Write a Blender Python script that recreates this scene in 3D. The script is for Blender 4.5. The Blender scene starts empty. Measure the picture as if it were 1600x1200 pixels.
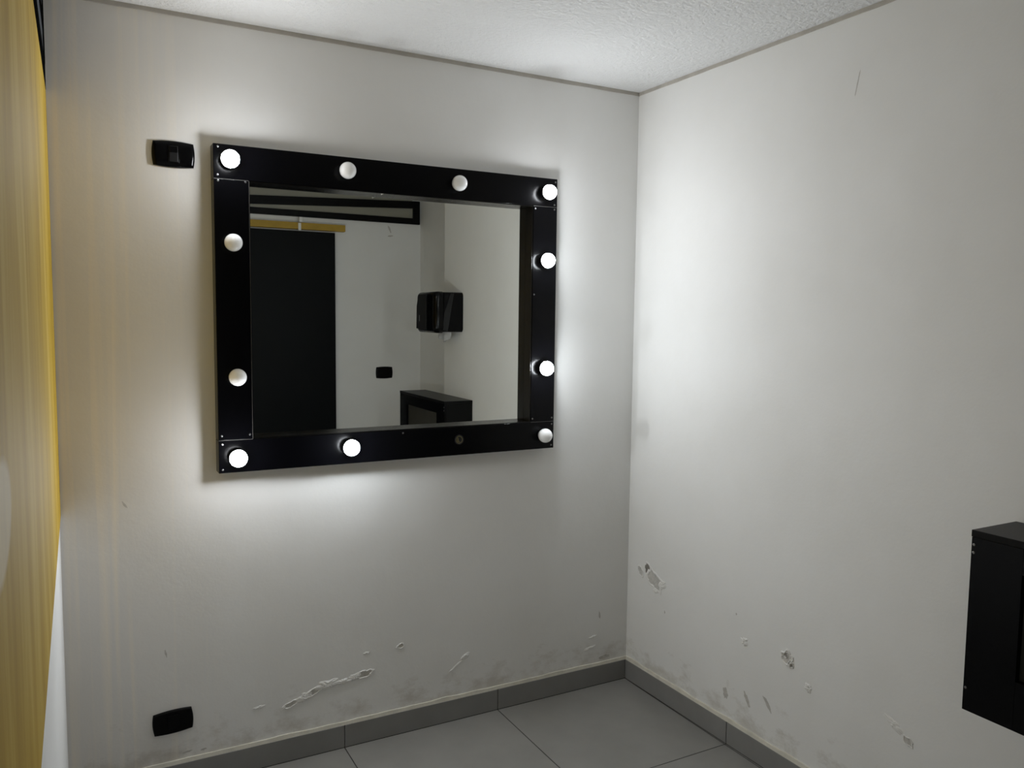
import bpy, bmesh, math, random
from mathutils import Vector, Matrix, noise

scene = bpy.context.scene
COL = scene.collection
random.seed(7)

# ------------------------------------------------------------------ materials
def new_mat(name):
    m = bpy.data.materials.new(name); m.use_nodes = True
    nt = m.node_tree; b = nt.nodes['Principled BSDF']
    return m, nt, b

def N(nt, typ, **kw):
    n = nt.nodes.new(typ)
    for k, v in kw.items():
        if k in n.inputs.keys(): n.inputs[k].default_value = v
        else: setattr(n, k, v)
    return n

def simple(name, col, rough=.5, metal=0., spec=.5, noise_scale=0, noise_amt=0, bump=0, bump_scale=200, coat=0):
    m, nt, b = new_mat(name)
    b.inputs['Base Color'].default_value = (*col, 1)
    b.inputs['Roughness'].default_value = rough
    b.inputs['Metallic'].default_value = metal
    b.inputs['Specular IOR Level'].default_value = spec
    b.inputs['Coat Weight'].default_value = coat
    tc = N(nt, 'ShaderNodeTexCoord')
    if noise_amt:
        no = N(nt, 'ShaderNodeTexNoise', Scale=noise_scale, Detail=6.)
        nt.links.new(tc.outputs['Object'], no.inputs['Vector'])
        mx = N(nt, 'ShaderNodeMix', data_type='RGBA')
        mx.inputs[6].default_value = (*[c*(1-noise_amt) for c in col], 1)
        mx.inputs[7].default_value = (*[min(1, c*(1+noise_amt)) for c in col], 1)
        nt.links.new(no.outputs['Fac'], mx.inputs[0])
        nt.links.new(mx.outputs[2], b.inputs['Base Color'])
    if bump:
        n2 = N(nt, 'ShaderNodeTexNoise', Scale=float(bump_scale), Detail=4.)
        nt.links.new(tc.outputs['Object'], n2.inputs['Vector'])
        bp = N(nt, 'ShaderNodeBump', Strength=bump, Distance=.002)
        nt.links.new(n2.outputs['Fac'], bp.inputs['Height'])
        nt.links.new(bp.outputs['Normal'], b.inputs['Normal'])
    return m

def ramp(nt, stops):
    r = N(nt, 'ShaderNodeValToRGB')
    e = r.color_ramp.elements
    while len(e) < len(stops): e.new(.5)
    for el, (p, c) in zip(e, stops):
        el.position = p; el.color = (*c, 1) if len(c) == 3 else c
    return r

def wall_material(name, streak_axis=None, streak_lo=0, streak_hi=0):
    """white wall paint: faint mottling, roller bump, dirt near the floor, optional pale vertical streaks"""
    m, nt, b = new_mat(name); lk = nt.links.new
    tc = N(nt, 'ShaderNodeTexCoord'); sep = N(nt, 'ShaderNodeSeparateXYZ')
    lk(tc.outputs['Object'], sep.inputs[0])
    big = N(nt, 'ShaderNodeTexNoise', Scale=2.3, Detail=5., Roughness=.6)
    lk(tc.outputs['Object'], big.inputs['Vector'])
    base = ramp(nt, [(.3, (.835, .830, .805)), (.7, (.880, .878, .860))])
    lk(big.outputs['Fac'], base.inputs[0])
    # scattered dirt at the foot of the wall
    dn = N(nt, 'ShaderNodeTexNoise', Scale=9., Detail=8., Roughness=.7)
    mp = N(nt, 'ShaderNodeMapping'); mp.inputs['Scale'].default_value = (1, 1, 1.6)
    lk(tc.outputs['Object'], mp.inputs[0]); lk(mp.outputs[0], dn.inputs['Vector'])
    hz = N(nt, 'ShaderNodeMapRange'); hz.inputs[1].default_value = .085; hz.inputs[2].default_value = .34
    hz.inputs[3].default_value = .20; hz.inputs[4].default_value = -.16
    lk(sep.outputs['Z'], hz.inputs[0])
    ad = N(nt, 'ShaderNodeMath', operation='ADD'); lk(dn.outputs['Fac'], ad.inputs[0]); lk(hz.outputs[0], ad.inputs[1])
    th = N(nt, 'ShaderNodeMapRange'); th.inputs[1].default_value = .60; th.inputs[2].default_value = .78; th.inputs[4].default_value = .42
    lk(ad.outputs[0], th.inputs[0])
    mx = N(nt, 'ShaderNodeMix', data_type='RGBA'); mx.inputs[7].default_value = (.44, .39, .31, 1)
    lk(th.outputs[0], mx.inputs[0]); lk(base.outputs[0], mx.inputs[6])
    out = mx.outputs[2]
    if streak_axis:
        sm = N(nt, 'ShaderNodeMapping'); sm.inputs['Scale'].default_value = (26, 26, .55)  # pale upright streaks, fading out along the given axis
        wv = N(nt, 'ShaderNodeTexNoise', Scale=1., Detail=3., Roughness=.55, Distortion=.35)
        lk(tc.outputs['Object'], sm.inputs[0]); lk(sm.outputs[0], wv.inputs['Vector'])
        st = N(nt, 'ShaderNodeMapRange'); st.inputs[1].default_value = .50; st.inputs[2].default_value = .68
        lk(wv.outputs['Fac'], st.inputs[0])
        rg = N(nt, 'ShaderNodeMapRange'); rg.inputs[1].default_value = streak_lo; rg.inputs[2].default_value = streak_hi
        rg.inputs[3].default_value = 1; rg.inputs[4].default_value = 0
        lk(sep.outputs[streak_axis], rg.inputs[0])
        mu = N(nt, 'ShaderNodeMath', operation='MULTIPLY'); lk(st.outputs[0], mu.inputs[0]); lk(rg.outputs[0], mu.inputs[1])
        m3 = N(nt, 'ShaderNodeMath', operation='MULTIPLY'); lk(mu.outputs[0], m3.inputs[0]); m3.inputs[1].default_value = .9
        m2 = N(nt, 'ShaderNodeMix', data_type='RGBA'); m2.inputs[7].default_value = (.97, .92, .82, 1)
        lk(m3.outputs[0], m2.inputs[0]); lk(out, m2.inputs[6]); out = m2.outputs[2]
        # darker, warmer tint over the streaked end of the wall
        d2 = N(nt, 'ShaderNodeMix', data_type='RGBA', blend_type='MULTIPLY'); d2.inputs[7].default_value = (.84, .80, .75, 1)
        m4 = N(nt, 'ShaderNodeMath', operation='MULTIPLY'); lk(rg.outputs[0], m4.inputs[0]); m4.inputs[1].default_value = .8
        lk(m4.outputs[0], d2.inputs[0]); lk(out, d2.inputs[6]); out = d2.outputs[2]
    lk(out, b.inputs['Base Color'])
    b.inputs['Roughness'].default_value = .52
    b.inputs['Specular IOR Level'].default_value = .35
    f1 = N(nt, 'ShaderNodeTexNoise', Scale=130., Detail=3.); lk(tc.outputs['Object'], f1.inputs['Vector'])
    f2 = N(nt, 'ShaderNodeTexNoise', Scale=7., Detail=3.); lk(tc.outputs['Object'], f2.inputs['Vector'])
    b1 = N(nt, 'ShaderNodeBump', Strength=.16, Distance=.0015); lk(f1.outputs['Fac'], b1.inputs['Height'])
    b2 = N(nt, 'ShaderNodeBump', Strength=.30, Distance=.008); lk(f2.outputs['Fac'], b2.inputs['Height'])
    lk(b1.outputs['Normal'], b2.inputs['Normal']); lk(b2.outputs['Normal'], b.inputs['Normal'])
    return m

def ceiling_material():
    m, nt, b = new_mat('stippled_ceiling'); lk = nt.links.new
    tc = N(nt, 'ShaderNodeTexCoord')
    b.inputs['Base Color'].default_value = (.84, .84, .83, 1); b.inputs['Roughness'].default_value = .8
    n = N(nt, 'ShaderNodeTexNoise', Scale=70., Detail=4., Roughness=.65); lk(tc.outputs['Object'], n.inputs['Vector'])
    bp = N(nt, 'ShaderNodeBump', Strength=1., Distance=.010); lk(n.outputs['Fac'], bp.inputs['Height'])
    lk(bp.outputs['Normal'], b.inputs['Normal'])
    return m

def tile_material():
    m, nt, b = new_mat('grey_porcelain_tile'); lk = nt.links.new
    tc = N(nt, 'ShaderNodeTexCoord'); sep = N(nt, 'ShaderNodeSeparateXYZ'); lk(tc.outputs['Object'], sep.inputs[0])
    ds = []
    for ax in 'XY':
        a = N(nt, 'ShaderNodeMath', operation='DIVIDE'); lk(sep.outputs[ax], a.inputs[0]); a.inputs[1].default_value = .6
        r = N(nt, 'ShaderNodeMath', operation='ROUND'); lk(a.outputs[0], r.inputs[0])
        s = N(nt, 'ShaderNodeMath', operation='SUBTRACT'); lk(a.outputs[0], s.inputs[0]); lk(r.outputs[0], s.inputs[1])
        ab = N(nt, 'ShaderNodeMath', operation='ABSOLUTE'); lk(s.outputs[0], ab.inputs[0]); ds.append(ab)
    mn = N(nt, 'ShaderNodeMath', operation='MINIMUM'); lk(ds[0].outputs[0], mn.inputs[0]); lk(ds[1].outputs[0], mn.inputs[1])
    lt = N(nt, 'ShaderNodeMapRange'); lt.inputs[1].default_value = .0024; lt.inputs[2].default_value = .0032
    lk(mn.outputs[0], lt.inputs[0])
    n = N(nt, 'ShaderNodeTexNoise', Scale=5., Detail=9., Roughness=.6); lk(tc.outputs['Object'], n.inputs['Vector'])
    c = ramp(nt, [(.3, (.235, .230, .214)), (.7, (.28, .273, .255))]); lk(n.outputs['Fac'], c.inputs[0])
    mx = N(nt, 'ShaderNodeMix', data_type='RGBA'); mx.inputs[6].default_value = (.022, .020, .018, 1)
    lk(lt.outputs[0], mx.inputs[0]); lk(c.outputs[0], mx.inputs[7]); lk(mx.outputs[2], b.inputs['Base Color'])
    b.inputs['Roughness'].default_value = .42
    bp = N(nt, 'ShaderNodeBump', Strength=.5, Distance=.002); lk(lt.outputs[0], bp.inputs['Height']); lk(bp.outputs['Normal'], b.inputs['Normal'])
    return m

def skirting_material():
    m, nt, b = new_mat('grey_skirting_tile'); lk = nt.links.new
    tc = N(nt, 'ShaderNodeTexCoord'); sep = N(nt, 'ShaderNodeSeparateXYZ'); lk(tc.outputs['Object'], sep.inputs[0])
    n = N(nt, 'ShaderNodeTexNoise', Scale=6., Detail=8., Roughness=.6); lk(tc.outputs['Object'], n.inputs['Vector'])
    c = ramp(nt, [(.3, (.225, .222, .215)), (.7, (.27, .267, .258))]); lk(n.outputs['Fac'], c.inputs[0])
    lt = N(nt, 'ShaderNodeMapRange'); lt.inputs[1].default_value = .0025; lt.inputs[2].default_value = .0032
    lk(sep.outputs['Z'], lt.inputs[0])
    mx = N(nt, 'ShaderNodeMix', data_type='RGBA'); mx.inputs[6].default_value = (.022, .020, .018, 1)
    lk(lt.outputs[0], mx.inputs[0]); lk(c.outputs[0], mx.inputs[7]); lk(mx.outputs[2], b.inputs['Base Color'])
    b.inputs['Roughness'].default_value = .45
    return m

def yellow_panel_material():
    m, nt, b = new_mat('brushed_ochre_varnish'); lk = nt.links.new
    tc = N(nt, 'ShaderNodeTexCoord')
    mp = N(nt, 'ShaderNodeMapping'); mp.inputs['Scale'].default_value = (4.5, 4.5, .7); lk(tc.outputs['Object'], mp.inputs[0])
    n = N(nt, 'ShaderNodeTexNoise', Scale=1.6, Detail=7., Roughness=.62, Distortion=.5); lk(mp.outputs[0], n.inputs['Vector'])
    c = ramp(nt, [(.28, (.36, .225, .020)), (.5, (.48, .315, .038)), (.74, (.62, .45, .11))]); lk(n.outputs['Fac'], c.inputs[0])
    # one pale oval patch on the panel
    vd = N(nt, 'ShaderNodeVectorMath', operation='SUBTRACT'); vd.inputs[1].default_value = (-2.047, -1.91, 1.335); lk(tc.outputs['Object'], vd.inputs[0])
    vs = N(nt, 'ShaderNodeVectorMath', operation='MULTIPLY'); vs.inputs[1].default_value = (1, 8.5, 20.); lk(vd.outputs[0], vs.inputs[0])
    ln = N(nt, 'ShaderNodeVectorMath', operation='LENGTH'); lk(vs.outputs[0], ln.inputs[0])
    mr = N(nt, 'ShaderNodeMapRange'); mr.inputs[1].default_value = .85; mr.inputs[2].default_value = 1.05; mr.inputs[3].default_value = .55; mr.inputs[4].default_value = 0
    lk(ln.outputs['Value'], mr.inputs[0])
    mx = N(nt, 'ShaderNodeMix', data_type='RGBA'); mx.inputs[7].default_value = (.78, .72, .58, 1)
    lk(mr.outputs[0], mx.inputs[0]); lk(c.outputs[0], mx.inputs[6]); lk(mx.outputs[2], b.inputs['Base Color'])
    b.inputs['Roughness'].default_value = .7; b.inputs['Specular IOR Level'].default_value = .12
    bp = N(nt, 'ShaderNodeBump', Strength=.15, Distance=.002); lk(n.outputs['Fac'], bp.inputs['Height']); lk(bp.outputs['Normal'], b.inputs['Normal'])
    return m

def emission_mat(name, col, s, flank=.16):
    m, nt, b = new_mat(name)
    b.inputs['Base Color'].default_value = (.9, .9, .9, 1)
    b.inputs['Emission Color'].default_value = (*col, 1)
    # the diode board shines forward (-y), so the front of the cover glows more than its flanks
    g = N(nt, 'ShaderNodeNewGeometry')
    d = N(nt, 'ShaderNodeVectorMath', operation='DOT_PRODUCT'); d.inputs[1].default_value = (0, -1, 0)
    nt.links.new(g.outputs['Normal'], d.inputs[0])
    r = N(nt, 'ShaderNodeMapRange', interpolation_type='SMOOTHSTEP'); r.inputs[1].default_value = .05; r.inputs[2].default_value = 1.
    r.inputs[3].default_value = s*flank; r.inputs[4].default_value = s
    nt.links.new(d.outputs['Value'], r.inputs[0]); nt.links.new(r.outputs[0], b.inputs['Emission Strength'])
    return m

# lamp strengths: the three blazing bulbs, then the calmer corner bulbs
M = dict(
    shell=simple('white_bulb_shell', (.62, .62, .60), .4),
    wall=wall_material('white_wall_paint'),
    wall_back=wall_material('white_wall_paint_with_streaks', 'X', -1.98, -1.55),
    ceil=ceiling_material(), tile=tile_material(), skirt=skirting_material(), yellow=yellow_panel_material(),
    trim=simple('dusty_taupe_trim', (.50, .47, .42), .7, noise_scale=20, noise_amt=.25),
    caulk=simple('cream_caulk', (.70, .67, .58), .7, noise_scale=25, noise_amt=.22, bump=.5, bump_scale=80),
    plaster=simple('bare_plaster', (.60, .585, .55), .9, noise_scale=60, noise_amt=.3, bump=.8, bump_scale=150),
    flake=simple('lifted_paint', (.84, .83, .80), .6, noise_scale=30, noise_amt=.05),
    dark_hole=simple('hole_shadow_grey', (.24, .225, .20), .9, noise_scale=60, noise_amt=.3),
    scuff=simple('grey_scuff', (.56, .54, .50), .8, noise_scale=80, noise_amt=.3),
    black=simple('black_laminate', (.0013, .0013, .0019), .22, spec=.16, bump=.05, bump_scale=350),
    black_in=simple('black_laminate_reveal', (.004, .0034, .003), .22, spec=.32, bump=.25, bump_scale=240),
    blackmatt=simple('black_laminate_satin', (.003, .003, .003), .36, spec=.15, bump=.06, bump_scale=300),
    edge=simple('raw_board_edge', (.055, .052, .047), .6, noise_scale=60, noise_amt=.3),
    flatblack=simple('flat_black_paint', (.004, .004, .004), .9, spec=.0),
    navy=simple('black_door_paint', (.0025, .0036, .0042), .5, spec=.12, noise_scale=4, noise_amt=.25),
    plastic=simple('black_gloss_plastic', (.002, .002, .0024), .16, spec=.15),
    plastic_matt=simple('black_plastic', (.002, .002, .002), .45, spec=.12),
    smoke=simple('smoked_plastic', (.014, .014, .0145), .35, spec=.25),
    panel_in=simple('cabinet_back_board', (.045, .042, .034), .6, noise_scale=12, noise_amt=.25),
    steel=simple('zinc_screw', (.20, .20, .20), .35, metal=1.),
    brass=simple('brass_contact', (.30, .26, .12), .4, metal=1.),
    white_metal=simple('white_painted_metal', (.85, .85, .83), .35),
    rail=simple('ochre_painted_timber', (.46, .29, .025), .55, noise_scale=14, noise_amt=.3, bump=.2),
    pane=simple('dull_olive_pane', (.30, .29, .235), .30, noise_scale=3, noise_amt=.12),
    pane_blue=simple('dull_grey_pane', (.05, .056, .064), .9, noise_scale=3, noise_amt=.12),
    paper=simple('white_tissue', (.78, .78, .78), .9),
    opal=simple('opal_bulb_cover', (.93, .93, .90), .22, coat=.3),
    socket=simple('black_bulb_socket', (.012, .012, .012), .4),
    lit_foot=emission_mat('blazing_bulb_cover', (.89, .945, 1.0), 310.),
    lit_side=emission_mat('bright_bulb_cover', (.89, .945, 1.0), 72., .9),
    lit_low=emission_mat('brighter_bulb_cover', (.89, .945, 1.0), 100., .85),
    lit_left=emission_mat('lit_bulb_cover', (.93, .955, 1.0), 245.),
    lit_corner=emission_mat('soft_bulb_cover', (.93, .955, 1.0), 125., .25),
)
nt = M['opal'].node_tree
M['opal'].node_tree.nodes['Principled BSDF'].inputs['Subsurface Weight'].default_value = 1.
M['opal'].node_tree.nodes['Principled BSDF'].inputs['Subsurface Scale'].default_value = .03
M['opal'].node_tree.nodes['Principled BSDF'].inputs['Subsurface Radius'].default_value = (1., 1., 1.)
mm, nt_, bb = new_mat('mirror_silver')
bb.inputs['Base Color'].default_value = (.905, .925, .885, 1); bb.inputs['Metallic'].default_value = 1; bb.inputs['Roughness'].default_value = .0
M['mirror'] = mm

# ------------------------------------------------------------------ helpers
WLOC = {}
def obj(name, bm, mats, parent=None, smooth=False, **props):
    """bm is in world coordinates; it is moved into the parent's space"""
    if parent is not None and parent.get('leans'): lean(bm)
    if parent is not None:
        bmesh.ops.translate(bm, verts=bm.verts, vec=-WLOC[parent])
    bmesh.ops.recalc_face_normals(bm, faces=bm.faces)
    me = bpy.data.meshes.new(name); bm.to_mesh(me); bm.free()
    if not isinstance(mats, (list, tuple)): mats = [mats]
    for m in mats: me.materials.append(m)
    if smooth:
        for p in me.polygons: p.use_smooth = True
    o = bpy.data.objects.new(name, me); COL.objects.link(o)
    if parent is not None: o.parent = parent; WLOC[o] = WLOC[parent]
    else: WLOC[o] = Vector((0, 0, 0))
    for k, v in props.items(): o[k] = v
    return o

def thing(name, label, cat, loc, group=None):
    o = bpy.data.objects.new(name, None); COL.objects.link(o); o.location = loc; o.empty_display_size = .05
    o['label'] = label; o['category'] = cat
    if group: o['group'] = group
    WLOC[o] = Vector(loc); return o

def box(bm, x0, x1, y0, y1, z0, z1, bevel=0, mi=0, seg=2):
    vs = [bm.verts.new((x, y, z)) for x in (x0, x1) for y in (y0, y1) for z in (z0, z1)]
    idx = [(0, 1, 3, 2), (4, 6, 7, 5), (0, 4, 5, 1), (2, 3, 7, 6), (0, 2, 6, 4), (1, 5, 7, 3)]
    fs = [bm.faces.new([vs[i] for i in f]) for f in idx]
    for f in fs: f.material_index = mi
    if bevel:
        bmesh.ops.recalc_face_normals(bm, faces=fs)
        es = list({e for f in fs for e in f.edges})
        r = bmesh.ops.bevel(bm, geom=es, offset=bevel, segments=seg, profile=.5, affect='EDGES')
        for f in r['faces']: f.material_index = mi
    return vs

def B(*a, **k):
    bm = bmesh.new(); box(bm, *a, **k); return bm

def prism(bm, pts, axis, a, b, mi=0):
    """extrude a 2-D outline between a and b along axis (0,1,2)"""
    def P(p, t):
        if axis == 0: return (t, p[0], p[1])
        if axis == 1: return (p[0], t, p[1])
        return (p[0], p[1], t)
    v0 = [bm.verts.new(P(p, a)) for p in pts]; v1 = [bm.verts.new(P(p, b)) for p in pts]
    fs = [bm.faces.new(v0), bm.faces.new(list(reversed(v1)))]
    n = len(pts)
    for i in range(n): fs.append(bm.faces.new((v0[i], v0[(i+1) % n], v1[(i+1) % n], v1[i])))
    for f in fs: f.material_index = mi
    return fs

def lathe(bm, prof, centre, direction=(0, -1, 0), seg=32, mi=0):
    """profile of (radius, distance along direction) revolved about the direction"""
    d = Vector(direction).normalized(); up = Vector((0, 0, 1)) if abs(d.z) < .9 else Vector((1, 0, 0))
    u = d.cross(up).normalized(); v = d.cross(u)
    c = Vector(centre); rings = []
    for r, t in prof:
        if r < 1e-6: rings.append([bm.verts.new(c + d*t)])
        else: rings.append([bm.verts.new(c + d*t + (u*math.cos(2*math.pi*k/seg) + v*math.sin(2*math.pi*k/seg))*r) for k in range(seg)])
    for A, C in zip(rings, rings[1:]):
        if len(A) == 1 and len(C) == 1: continue
        for k in range(seg):
            k2 = (k+1) % seg
            if len(A) == 1: f = bm.faces.new((A[0], C[k], C[k2]))
            elif len(C) == 1: f = bm.faces.new((A[k], A[k2], C[0]))
            else: f = bm.faces.new((A[k], A[k2], C[k2], C[k]))
            f.material_index = mi

def struct(name, bm, m, parent=None, **p):
    o = obj(name, bm, m, parent, **p)
    o['kind'] = 'structure'
    return o

# ------------------------------------------------------------------ room shell
H = 2.390
XL = -2.0400; LS = .0040                 # side walls are a little off square
RS = -.0094; RX0 = .008
def rx(y): return RX0 + RS*y
def lean(bm):
    for v in bm.verts: v.co.x += RX0 + RS*v.co.y
    return bm
def lx(y): return XL + LS*y
YF = -3.00; YS = -1.953; XR = .288        # front wall, step in the right wall, recess

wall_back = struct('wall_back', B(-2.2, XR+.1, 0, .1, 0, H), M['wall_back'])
bm = bmesh.new(); prism(bm, [(rx(0), 0), (rx(YS), YS), (XR, YS), (XR, 0)], 2, 0, H)
wall_right = struct('wall_right', bm, M['wall'])
wall_recess = struct('wall_recess', B(XR, XR+.1, YF, 0, 0, H), M['wall'])
wall_front = struct('wall_front', B(-2.2, XR+.1, YF-.1, YF, 0, H), M['wall'])
bm = bmesh.new(); prism(bm, [(lx(0), 0), (lx(YF), YF), (-2.2, YF), (-2.2, 0)], 2, 0, H)
wall_left = struct('wall_left', bm, M['wall'])
struct('floor', B(-2.2, XR+.1, YF-.1, .1, -.1, 0), M['tile'])
struct('ceiling', B(-2.2, XR+.1, YF-.1, .1, H, H+.1), M['ceil'])

# taupe strip under the ceiling
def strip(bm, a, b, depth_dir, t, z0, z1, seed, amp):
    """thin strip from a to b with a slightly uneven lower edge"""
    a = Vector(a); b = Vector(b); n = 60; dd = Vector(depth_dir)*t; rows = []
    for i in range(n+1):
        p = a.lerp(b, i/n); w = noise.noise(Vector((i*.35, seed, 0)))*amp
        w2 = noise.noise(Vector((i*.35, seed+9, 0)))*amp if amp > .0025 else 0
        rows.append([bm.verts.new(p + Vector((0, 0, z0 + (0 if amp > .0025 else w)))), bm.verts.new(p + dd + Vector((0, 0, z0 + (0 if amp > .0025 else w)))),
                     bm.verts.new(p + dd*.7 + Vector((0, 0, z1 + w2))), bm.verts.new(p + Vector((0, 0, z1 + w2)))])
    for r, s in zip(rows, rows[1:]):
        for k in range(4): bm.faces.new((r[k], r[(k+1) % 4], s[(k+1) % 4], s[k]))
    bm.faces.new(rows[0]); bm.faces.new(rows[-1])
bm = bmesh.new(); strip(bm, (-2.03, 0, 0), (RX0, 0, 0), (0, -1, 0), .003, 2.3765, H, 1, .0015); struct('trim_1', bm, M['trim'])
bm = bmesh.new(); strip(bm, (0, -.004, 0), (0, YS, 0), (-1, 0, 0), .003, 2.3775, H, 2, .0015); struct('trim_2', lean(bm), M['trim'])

# skirting tiles with joints every 60 cm and a ragged cream bead above
HB = .0815; TB = .009
bm = bmesh.new()
for x0, x1 in ((-.5985, RX0-TB-.001), (-1.1985, -.6015), (-1.7985, -1.2015), (-2.036, -1.8015)):
    box(bm, x0, x1, -TB, 0, 0, HB, .001)
struct('baseboard_back', bm, M['skirt'])
bm = bmesh.new()
for y0, y1 in ((-.5985, -.0005), (-1.1985, -.6015), (-1.7985, -1.2015), (YS, -1.8015)):
    box(bm, -TB, 0, y0, y1, 0, HB, .001)
struct('baseboard_right', lean(bm), M['skirt'])
bm = bmesh.new()
prism(bm, [(lx(-TB-.002), -TB-.002), (lx(YF), YF), (lx(YF)+TB, YF), (lx(-TB-.002)+TB, -TB-.002)], 2, 0, HB)
struct('baseboard_left', bm, M['skirt'])
struct('baseboard_front', B(-.36, XR-.002, YF, YF+TB, 0, HB, .001), M['skirt'])
bm = bmesh.new(); strip(bm, (-2.03, 0, 0), (RX0, 0, 0), (0, -1, 0), .0075, HB, HB+.012, 3, .005); struct('trim_3', bm, M['caulk'])
bm = bmesh.new(); strip(bm, (0, -.008, 0), (0, YS, 0), (-1, 0, 0), .0075, HB, HB+.013, 4, .006); struct('trim_4', lean(bm), M['caulk'])

# ------------------------------------------------------------------ damaged paint (belongs to the walls)
def patch(wall, name, c, ru, rv, seed, ang=0, depth=.004, kind='chip', rough=.45):
    """ragged flake on a wall; c on the wall plane, u along the wall, v up. rim lifted, centre bare"""
    rnd = random.Random(seed); bm = bmesh.new(); seg = 36
    back = wall is wall_back or wall is wall_front
    def W(u, v, h):
        ca, sa = math.cos(ang), math.sin(ang)
        U, V = u*ca - v*sa, u*sa + v*ca
        if back: return (c[0]+U, c[1]-h if wall is wall_back else c[1]+h, c[2]+V)
        return (rx(c[1]-U)-h, c[1]-U, c[2]+V)
    if kind == 'chip':
        prof = [(1.0, .0002, 1), (.93, .9, 1), (.80, 1.0, 1), (.72, .30, 1), (.66, .12, 0), (.35, .16, 0)]
    elif kind == 'blister':
        prof = [(1.0, .0002, 1), (.85, .5, 1), (.6, .9, 1), (.3, 1.0, 1)]
    else:
        prof = [(1.0, .0002, 0), (.8, .12, 0), (.4, .15, 0)]
    rings = []
    for f, h, mi in prof:
        ring = []
        for k in range(seg):
            a = 2*math.pi*k/seg
            j = 1 + rough*noise.noise(Vector((math.cos(a)*1.8+seed*3.1, math.sin(a)*1.8, seed))) + rough*.5*noise.noise(Vector((math.cos(a)*5+seed, math.sin(a)*5, seed*2.)))
            lift = .45 + .9*abs(noise.noise(Vector((math.cos(a)*2.5, math.sin(a)*2.5+seed, f*2))))
            ring.append(bm.verts.new(W(math.cos(a)*ru*f*j, math.sin(a)*rv*f*j, .0003 + h*depth*lift*.6)))
        rings.append(ring)
    for i, (A, C) in enumerate(zip(rings, rings[1:])):
        for k in range(seg):
            fc = bm.faces.new((A[k], A[(k+1) % seg], C[(k+1) % seg], C[k])); fc.material_index = prof[i+1][2]
    fc = bm.faces.new(rings[-1]); fc.material_index = prof[-1][2]
    return bm
def add_patch(wall, name, *a, mats=None, **k):
    bm = patch(wall, name, *a, **k)
    struct(name, bm, mats or [M['plaster'], M['flake']], wall)
S = [M['scuff'], M['scuff']]; HO = [M['dark_hole'], M['flake']]
# right wall: spot near the corner, chipped plug, blisters, scuffs
add_patch(wall_right, 'peeled_paint', (0, -.170, .470), .060, .036, 11, ang=-.5, depth=.004)
add_patch(wall_right, 'peeled_paint', (0, -.128, .500), .020, .026, 12, depth=.005, mats=HO)
add_patch(wall_right, 'peeled_paint', (0, -.085, .480), .026, .016, 13, ang=-.9, depth=.004)
add_patch(wall_right, 'lifted_paint', (0, -.222, .462), .026, .014, 14, ang=.3, depth=.007, kind='blister')
add_patch(wall_right, 'lifted_paint', (0, -.180, .428), .013, .010, 15, depth=.005, kind='blister')
add_patch(wall_right, 'peeled_paint', (0, -.850, .411), .026, .022, 21, ang=-.6, depth=.008)
add_patch(wall_right, 'peeled_paint', (0, -.846, .420), .010, .011, 22, depth=.009, mats=HO)
add_patch(wall_right, 'peeled_paint', (0, -.868, .396), .012, .014, 23, depth=.008, mats=HO)
add_patch(wall_right, 'lifted_paint', (0, -.663, .396), .016, .015, 24, depth=.007, kind='blister')
add_patch(wall_right, 'lifted_paint', (0, -.938, .346), .014, .014, 25, depth=.006, kind='blister')
for (y, z, ru, rv, a, sd) in ((-.581, .178, .012, .020, 0, 31), (-.682, .200, .007, .026, .55, 32), (-.775, .222, .007, .028, .7, 33), (-1.020, 2.183, .0018, .035, -.2, 36),
                              (-.62, .48, .003, .004, 0, 37), (-.24, .36, .003, .006, 0, 38)):
    add_patch(wall_right, 'wall_scuff', (0, y, z), ru, rv, sd, ang=a, depth=.0008, kind='scuff', mats=S)
add_patch(wall_right, 'lifted_paint', (0, -1.240, .366), .035, .012, 34, ang=-.5, depth=.005, kind='blister')
add_patch(wall_right, 'peeled_paint', (0, -1.285, .338), .018, .012, 35, ang=-.5, depth=.004)
# back wall: the long blistered crack and small chips
for (x, z, ru, rv, a, sd, dp, kd) in ((-1.125, .2485, .034, .014, .15, 41, .007, 'chip'), (-1.165, .243, .030, .012, .3, 42, .007, 'blister'),
                                      (-1.205, .236, .026, .010, .1, 43, .008, 'blister'), (-1.255, .236, .045, .016, .1, 44, .009, 'blister'),
                                      (-1.300, .224, .030, .012, .4, 45, .007, 'chip'), (-1.335, .208, .030, .017, .3, 46, .007, 'blister'),
                                      (-1.380, .196, .034, .010, .35, 47, .006, 'chip'), (-1.485, .208, .020, .005, .1, 48, .004, 'blister'),
                                      (-.992, .323, .014, .010, .3, 49, .006, 'chip'), (-1.118, .322, .012, .004, .1, 50, .004, 'blister'),
                                      (-.735, .235, .020, .010, .5, 51, .005, 'blister'), (-.775, .205, .030, .004, .6, 52, .004, 'blister'),
                                      (-.160, .205, .022, .006, .2, 53, .004, 'blister'), (-.175, .160, .030, .006, .2, 54, .004, 'blister')):
    add_patch(wall_back, 'peeled_paint' if kd == 'chip' else 'lifted_paint', (x, 0, z), ru, rv, sd, ang=a, depth=dp, kind=kd)
for (x, z, ru, rv, a, sd) in ((-1.765, .445, .0025, .012, .2, 61), (-1.71, .112, .016, .003, .1, 62), (-1.66, .108, .010, .003, .1, 65), (-.105, .110, .030, .007, .1, 63), (-.13, .29, .004, .014, .1, 64), (-1.868, .925, .003, .012, .6, 66)):
    add_patch(wall_back, 'wall_scuff', (x, 0, z), ru, rv, sd, ang=a, depth=.0008, kind='scuff', mats=S)
for (x, z, ru, rv, a, sd) in ((.05, 2.120, .006, .030, .4, 71), (.055, 2.075, .022, .006, .1, 72)):
    add_patch(wall_front, 'wall_scuff', (x, YF, z), ru, rv, sd, ang=a, depth=.0008, kind='scuff', mats=S)

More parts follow.
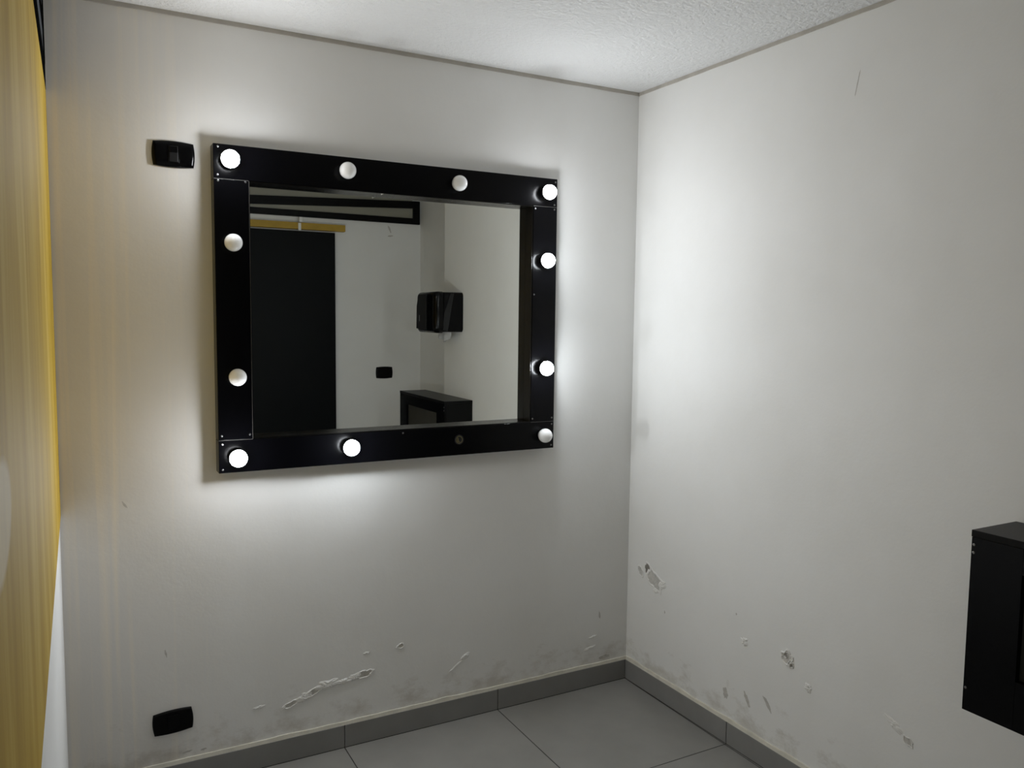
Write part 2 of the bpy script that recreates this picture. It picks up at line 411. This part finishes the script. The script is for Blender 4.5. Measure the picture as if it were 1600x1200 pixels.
# ------------------------------------------------------------------ transom windows under the ceiling
wf = struct('window_1', B(-2.03, .275, YF, YF+.02, 2.167, 2.210, .001), M['blackmatt'])
bm = bmesh.new(); prism(bm, [(-2.03, 2.180), (.275, 2.284), (.275, 2.335), (-2.03, 2.246)], 1, YF, YF+.02); struct('frame_bar', bm, M['blackmatt'], wf)
struct('frame_post', B(.224, .276, YF, YF+.022, 2.167, 2.335, .001), M['blackmatt'], wf)
struct('pane', B(-2.03, .224, YF, YF+.006, 2.205, H-.001), M['pane'], wf)
def lbox(y0, y1, z0, z1, t0, t1):
    bm = bmesh.new(); prism(bm, [(lx(y0)+t0, y0), (lx(y1)+t0, y1), (lx(y1)+t1, y1), (lx(y0)+t1, y0)], 2, z0, z1); return bm
wl = struct('window_2', lbox(-.004, YF+.03, 2.117, 2.185, 0, .004), M['flatblack'])
struct('frame_bar', lbox(-.004, YF+.03, 2.262, 2.300, 0, .004), M['flatblack'], wl)
struct('frame_post', lbox(-.004, -.05, 2.186, H-.001, 0, .0045), M['flatblack'], wl)
struct('pane', lbox(-.05, YF+.03, 2.186, H-.001, 0, .002), M['pane_blue'], wl)

# ------------------------------------------------------------------ yellow panel on the left wall
obj('wall_panel', lbox(-.003, YF+.05, .912, 2.115, .0004, .0034), M['yellow'], label='long ochre yellow panel with streaky varnish covering the left wall', category='panel')

# ------------------------------------------------------------------ lighted mirror
FX0, FX1, FZ0, FZ1, FY = -1.6055, -.3975, 1.0085, 2.0105, -.0545
mir = thing('vanity_mirror', 'wide black framed vanity mirror with round bulbs on the back wall', 'mirror', (-1.0, 0, FZ0))
IX0, IX1, IZ0, IZ1 = -1.503, -.498, 1.1105, 1.9075
obj('frame_rail', B(FX0, FX1, FY, -.0005, IZ1, FZ1, .0012), M['black'], mir)
obj('frame_rail', B(FX0, FX1, FY, -.0005, FZ0, IZ0, .0012), M['black'], mir)
obj('frame_stile', B(FX0, IX0, FY, -.0005, IZ0+.0008, IZ1-.0008, .0012), M['black'], mir)
obj('frame_stile', B(IX1, FX1, FY, -.0005, IZ0+.0008, IZ1-.0008, .0012), M['black'], mir)
# inner lining of raw dark board behind the face
bm = bmesh.new()
box(bm, IX0, IX1, FY+.003, -.0040, IZ0, IZ0+.003)
box(bm, IX0, IX1, FY+.003, -.0040, IZ1-.003, IZ1)
box(bm, IX0, IX0+.003, FY+.003, -.0040, IZ0+.003, IZ1-.003)
box(bm, IX1-.003, IX1, FY+.003, -.0040, IZ0+.003, IZ1-.003)
obj('inner_lining', bm, M['black_in'], mir)
bm = bmesh.new()
def gy(x, z): return -.0037
gx0, gx1, gz0, gz1 = IX0+.0005, IX1-.0005, IZ0+.0005, IZ1-.0005
f = [bm.verts.new((x, gy(x, z), z)) for x, z in ((gx0, gz0), (gx1, gz0), (gx1, gz1), (gx0, gz1))]
g = [bm.verts.new((x, gy(x, z)+.003, z)) for x, z in ((gx0, gz0), (gx1, gz0), (gx1, gz1), (gx0, gz1))]
bm.faces.new(f); bm.faces.new(list(reversed(g)))
for i in range(4): bm.faces.new((f[i], g[i], g[(i+1) % 4], f[(i+1) % 4]))
obj('mirror_glass', bm, M['mirror'], mir)
# pale worn edges where the boards meet, and the small clip at the top of the glass
for x0, x1, z in ((FX0, IX0, IZ0), (FX0, IX0, IZ1), (IX1, FX1, IZ0), (IX1, FX1, IZ1)):
    obj('board_seam', B(x0+.0006, x1-.0006, FY-.0002, FY+.004, z-.0006, z+.0006), M['edge'], mir)
obj('board_seam', B(IX0-.0004, IX0+.0008, FY-.0002, FY+.004, IZ0+.001, IZ1-.001), M['edge'], mir)
bm = bmesh.new(); prism(bm, [(-1.079, IZ1), (-1.064, IZ1), (-1.077, IZ1-.008)], 1, FY+.004, FY+.008); obj('glass_clip', bm, M['white_metal'], mir)
# bulbs
R = .0265
spots = [(-1.561, 1.963, 1), (-1.201, 1.963, 0), (-.808, 1.957, 0), (-.449, 1.956, 4),
         (-.451, 1.709, 2), (-.450, 1.313, 5), (-1.193, 1.066, 3), (-1.552, 1.057, 1),
         (-1.556, 1.716, 0), (-1.550, 1.308, 0), (-.451, 1.062, 0)]
YB = -.0845
for x, z, on in spots:
    bm = bmesh.new()
    cut = math.radians(94)              # the cover is the front part of the ball, the shell behind it is opaque
    lathe(bm, [(R*math.sin(cut*i/18), R*math.cos(cut*i/18)) for i in range(19)], (x, YB, z), seg=40)
    gl = obj('light_bulb', bm, M[('opal', 'lit_left', 'lit_side', 'lit_foot', 'lit_corner', 'lit_low')[on]], mir, smooth=True)
    gl['label'] = 'glowing white round bulb' if on else 'unlit opal white round bulb'
    bm = bmesh.new(); a1 = math.radians(148)
    lathe(bm, [(R*math.sin(cut+(a1-cut)*i/8)*1.004, R*math.cos(cut+(a1-cut)*i/8)) for i in range(9)], (x, YB, z), seg=40)
    obj('bulb_shell', bm, M['shell'], gl, smooth=True)
    bm = bmesh.new(); lathe(bm, [(.0165, 0), (.0165, .012), (.0150, .016), (.0145, abs(YB-FY)-R*.79)], (x, FY, z), seg=32)
    obj('bulb_collar', bm, M['socket'], gl, smooth=False)
# empty socket
bm = bmesh.new()
lathe(bm, [(.0175, 0), (.0175, .0022), (.0135, .0022), (.0125, .0006), (0, .0006)], (-.791, FY, 1.064), seg=32)
so = obj('empty_socket', bm, M['socket'], mir, label='empty black bulb socket with brass contacts')
bm = bmesh.new(); lathe(bm, [(.0132, .0006), (.0132, .0018), (.0112, .0018), (.0112, .0008)], (-.791, FY, 1.064), seg=32)
box(bm, -.7980, -.7945, FY-.0022, FY-.0005, 1.057, 1.070); box(bm, -.7975, -.789, FY-.0020, FY-.0005, 1.0565, 1.0585)
obj('contact', bm, M['brass'], so)
# screws
for x, z in [(-1.592, 2.002), (-1.594, 1.918), (-1.593, 1.901), (-1.513, 1.903), (-.406, 1.999), (-.409, 1.916), (-.409, 1.899), (-.490, 1.897), (-.491, 1.585),
             (-.491, 1.124), (-.407, 1.124), (-.407, 1.100), (-.408, 1.020), (-1.595, 1.125), (-1.511, 1.126), (-1.594, 1.099), (-1.594, 1.019), (-1.003, 1.100)]:
    bm = bmesh.new(); lathe(bm, [(.0034, 0), (.0032, .0007), (.0016, .0011), (0, .0006)], (x, FY, z), seg=14)
    obj('screw', bm, M['steel'], mir, smooth=False)

# ------------------------------------------------------------------ switch and sockets
def plate_bm(cx, cz, w, h, d, y0, sgn, rot=0, bulge=.004):
    """cover plate with bowed edges and rounded corners, cushion shaped; sgn -1 faces -y, +1 faces +y"""
    bm = bmesh.new(); n = 14; outline = []
    def corner(px, pz, ux, uz): outline.append((px, pz))
    W, Hh = w/2, h/2; r = .006
    pts = []
    for i in range(n): t = -1 + 2*i/n; pts.append((t*(W-r*.6), -Hh - 0*bulge + bulge*(t*t)*1.0))
    for i in range(n): t = -1 + 2*i/n; pts.append((W - bulge*(t*t), t*(Hh-r*.6)))
    for i in range(n): t = 1 - 2*i/n; pts.append((t*(W-r*.6), Hh - bulge*(t*t)))
    for i in range(n): t = 1 - 2*i/n; pts.append((-W + bulge*(t*t), t*(Hh-r*.6)))
    ca, sa = math.cos(rot), math.sin(rot)
    def P(u, v, dd): return (cx + u*ca - v*sa, y0 + sgn*dd, cz + u*sa + v*ca)
    prof = [(1., .0003), (1., d*.35), (.975, d*.7), (.93, d*.92), (.80, d), (.4, d*1.05)]
    rings = [[bm.verts.new(P(u*f, v*f, dd)) for u, v in pts] for f, dd in prof]
    m = len(pts)
    for A, C in zip(rings, rings[1:]):
        for k in range(m): bm.faces.new((A[k], A[(k+1) % m], C[(k+1) % m], C[k]))
    bm.faces.new(rings[-1]); bm.faces.new(list(reversed(rings[0])))
    return bm, P
bm, P = plate_bm(-1.7105, 1.974, .120, .078, .010, 0, -1)
sw = thing('light_switch', 'glossy black light switch plate left of the mirror', 'light switch', (-1.7105, 0, 1.935))
obj('cover_plate', bm, M['plastic'], sw, smooth=True)
bm = bmesh.new(); box(bm, -1.7225, -1.6985, -.0135, -.0095, 1.951, 1.997, .0012)
rk = obj('rocker', bm, M['smoke'], sw)
bm = bmesh.new(); box(bm, -1.7215, -1.6995, -.0142, -.0130, 1.978, 1.996, .0006); obj('rocker_cap', bm, M['plastic'], rk)
for x in (-1.7262, -1.6975): obj('rocker_surround', B(x, x+.0027, -.0128, -.0095, 1.949, 1.999, .0008), M['plastic'], sw)

bm, P = plate_bm(-1.749, .2225, .119, .075, .009, 0, -1, rot=.045)
ou = thing('wall_socket', 'black socket plate low on the back wall near the floor, set slightly crooked', 'wall socket', (-1.748, 0, .187))
obj('cover_plate', bm, M['plastic_matt'], ou, smooth=True)
bm = bmesh.new(); box(bm, -1.766, -1.730, -.0115, -.009, .203, .247, .001); box(bm, -1.7495, -1.7465, -.0122, -.0112, .2075, .2105)
obj('socket_insert', bm, M['plastic'], ou)

bm, P = plate_bm(.006, 1.0835, .128, .087, .010, YF, 1)
ob = thing('wall_socket', 'black socket plate on the wall opposite, reflected in the mirror between door and cabinet', 'wall socket', (.006, YF, 1.040))
obj('cover_plate', bm, M['plastic_matt'], ob, smooth=True)
obj('socket_insert', B(-.010, .022, YF+.0098, YF+.0122, 1.0625, 1.1045, .001), M['plastic_matt'], ob)

# ------------------------------------------------------------------ black wall cabinet on the right wall
Y0, Y1, Z0, Z1, DX = -2.262, -1.5367, .585, 1.0195, -.1765
cab = thing('wall_cabinet', 'black open-fronted cabinet box hung low on the right wall', 'cabinet', (-.09, -1.90, Z0))
T = .016
cab['leans'] = 1
obj('top_panel', B(DX-.001, -.0005, Y0-.001, Y1+.001, Z1-T, Z1, .001), M['blackmatt'], cab)
obj('bottom_panel', B(DX+T, -.0005, Y0+T, Y1-T, Z0, Z0+T, .001), M['black'], cab)
obj('side_panel', B(DX+T, -.0005, Y1-T, Y1, Z0, Z1-T-.0004, .001), M['blackmatt'], cab)
obj('side_panel', B(DX+T, -.0005, Y0, Y0+T, Z0, Z1-T-.0004, .001), M['black'], cab)
OY0, OY1, OZ0, OZ1 = -2.150, -1.654, .699, .943
bm = bmesh.new()
zt = Z1-T-.0006
box(bm, DX, DX+T, OY1, Y1, Z0, zt, .0008); box(bm, DX, DX+T, Y0, OY0, Z0, zt, .0008)
box(bm, DX, DX+T, OY0+.0002, OY1-.0002, OZ1, zt, .0008); box(bm, DX, DX+T, OY0+.0002, OY1-.0002, Z0, OZ0, .0008)
obj('front_frame', bm, M['black'], cab)
obj('divider', B(DX+.024, -.025, -1.795, -1.780, Z0+T, Z1-T-.0005), M['black'], cab)
obj('back_panel', B(DX+T+.0005, DX+T+.006, Y0+T+.001, Y1-T-.001, Z0+T+.0005, Z1-T-.0006), M['panel_in'], cab)
for z in (.985, .966, .64):
    bm = bmesh.new(); lathe(bm, [(.0034, 0), (.0032, .0007), (.0016, .0011), (0, .0006)], (DX, Y1-.006, z), direction=(-1, 0, 0), seg=12)
    obj('screw', bm, M['steel'], cab)

# ------------------------------------------------------------------ paper towel dispenser
dsp = thing('paper_towel_dispenser', 'glossy black towel dispenser on the right wall edge, seen in the mirror', 'dispenser', (-.08, -1.82, 1.402))
dsp['leans'] = 1
def rounded_prism_x(x0, x1, y0, y1, z0, z1, r, bulge):
    bm = bmesh.new(); pts = []
    for cy, cz, a0 in ((y1-r, z1-r, 0), (y0+r, z1-r, 90), (y0+r, z0+r, 180), (y1-r, z0+r, 270)):
        for k in range(7):
            a = math.radians(a0 + 90*k/6); pts.append((cy + r*math.cos(a), cz + r*math.sin(a)))
    cy, cz = (y0+y1)/2, (z0+z1)/2; rings = []
    for f, x in ((1, x1), (1, x0+bulge), (.97, x0+bulge*.45), (.90, x0+bulge*.12), (.75, x0)):
        rings.append([bm.verts.new((x, cy+(p-cy)*f, cz+(q-cz)*f)) for p, q in pts])
    n = len(pts)
    for A, C in zip(rings, rings[1:]):
        for k in range(n): bm.faces.new((A[k], A[(k+1) % n], C[(k+1) % n], C[k]))
    bm.faces.new(rings[-1]); bm.faces.new(list(reversed(rings[0]))); return bm
obj('body', rounded_prism_x(-.125, -.0005, -1.963, -1.675, 1.408, 1.640, .022, .004), M['plastic'], dsp, smooth=False)
fc = obj('front_cover', rounded_prism_x(-.182, -.126, -1.967, -1.673, 1.402, 1.643, .028, .030), M['plastic'], dsp, smooth=True); fc['leans'] = 1
bm = bmesh.new(); prism(bm, [(-1.955, 1.425), (-1.800, 1.420), (-1.795, 1.628), (-1.925, 1.628), (-1.950, 1.56)], 0, -.1845, -.172); obj('window', bm, M['smoke'], fc)
bm = bmesh.new(); prism(bm, [(-.128, 1.420), (-.098, 1.415), (-.062, 1.630), (-.080, 1.632), (-.120, 1.52)], 1, -1.675, -1.673); obj('side_reflection', bm, M['smoke'], dsp)  # slanted grey reflection on the glossy side, put in as a thin coloured plate
bm = bmesh.new(); box(bm, -.1855, -.1843, -1.906, -1.901, 1.470, 1.505); obj('badge', bm, simple('grey_badge', (.30, .30, .30), .4), fc)
# sheet of tissue hanging from the slot
bm = bmesh.new(); rows = []
for i in range(9):
    v = i/8; row = []
    for j in range(13):
        u = j/12*2-1; wdt = .092*(1-.6*v)
        row.append(bm.verts.new((-.085 + .016*math.sin(u*7+v*2) + .02*u*v, -1.785 + u*wdt + .02*v, 1.4125 - .068*v*(1-.55*abs(u-.2)))))
    rows.append(row)
for A, C in zip(rows, rows[1:]):
    for k in range(12): bm.faces.new((A[k], A[k+1], C[k+1], C[k]))
bmesh.ops.solidify(bm, geom=bm.faces[:], thickness=.0008)
obj('paper_sheet', bm, M['paper'], dsp, smooth=True, label='crumpled white paper towel')

# ------------------------------------------------------------------ sliding door on the wall opposite
dr = struct('door_1', B(-1.25, -.368, YF+.014, YF+.052, .012, 2.067, .0015), M['navy'])
dr['label'] = 'black sliding door panel on the wall opposite, reflected in the mirror'
rl = thing('door_rail', 'ochre painted timber rail above the black sliding door, reflected in the mirror', 'rail', (-1.2, YF, 2.08))
obj('timber', B(-1.95, -.2925, YF+.0005, YF+.048, 2.080, 2.125, .0015), M['rail'], rl)
bm = bmesh.new()
box(bm, -.622, -.603, YF+.0485, YF+.054, 2.070, 2.121, .0008)
box(bm, -.616, -.595, YF+.030, YF+.060, 2.1265, 2.161, .0015)
obj('hanger_bracket', bm, M['white_metal'], rl, label='white metal hanger bracket')

for o in (cab, dsp, fc): o.pop('leans', None)

# ------------------------------------------------------------------ camera
cd = bpy.data.cameras.new('camera'); cam = bpy.data.objects.new('camera', cd); COL.objects.link(cam)
yaw, pit, rol = -0.49676, -0.08327, -0.01153
Rz = Matrix.Rotation(yaw, 3, 'Z'); Rx = Matrix.Rotation(pit, 3, 'X')
cr, sr = math.cos(rol), math.sin(rol)
Ry = Matrix(((cr, 0, sr), (0, 1, 0), (-sr, 0, cr)))
Rm = Rz @ Rx @ Ry
r, f, u = Rm.col[0], Rm.col[1], Rm.col[2]
mw = Matrix(((r.x, u.x, -f.x, -1.98946), (r.y, u.y, -f.y, -2.65612), (r.z, u.z, -f.z, 1.50366), (0, 0, 0, 1)))
cam.matrix_world = mw
cd.sensor_fit = 'HORIZONTAL'; cd.sensor_width = 36; cd.lens = 1265.0/1600*36; cd.clip_start = .005
scene.camera = cam

# ------------------------------------------------------------------ world and view
w = bpy.data.worlds.new('world'); scene.world = w; w.use_nodes = True
w.node_tree.nodes['Background'].inputs[0].default_value = (.5, .52, .55, 1)
w.node_tree.nodes['Background'].inputs[1].default_value = .05
vs = scene.view_settings
vs.view_transform = 'Standard'; vs.look = 'None'; vs.gamma = 1; vs.use_curve_mapping = False
vs.exposure = 1.02
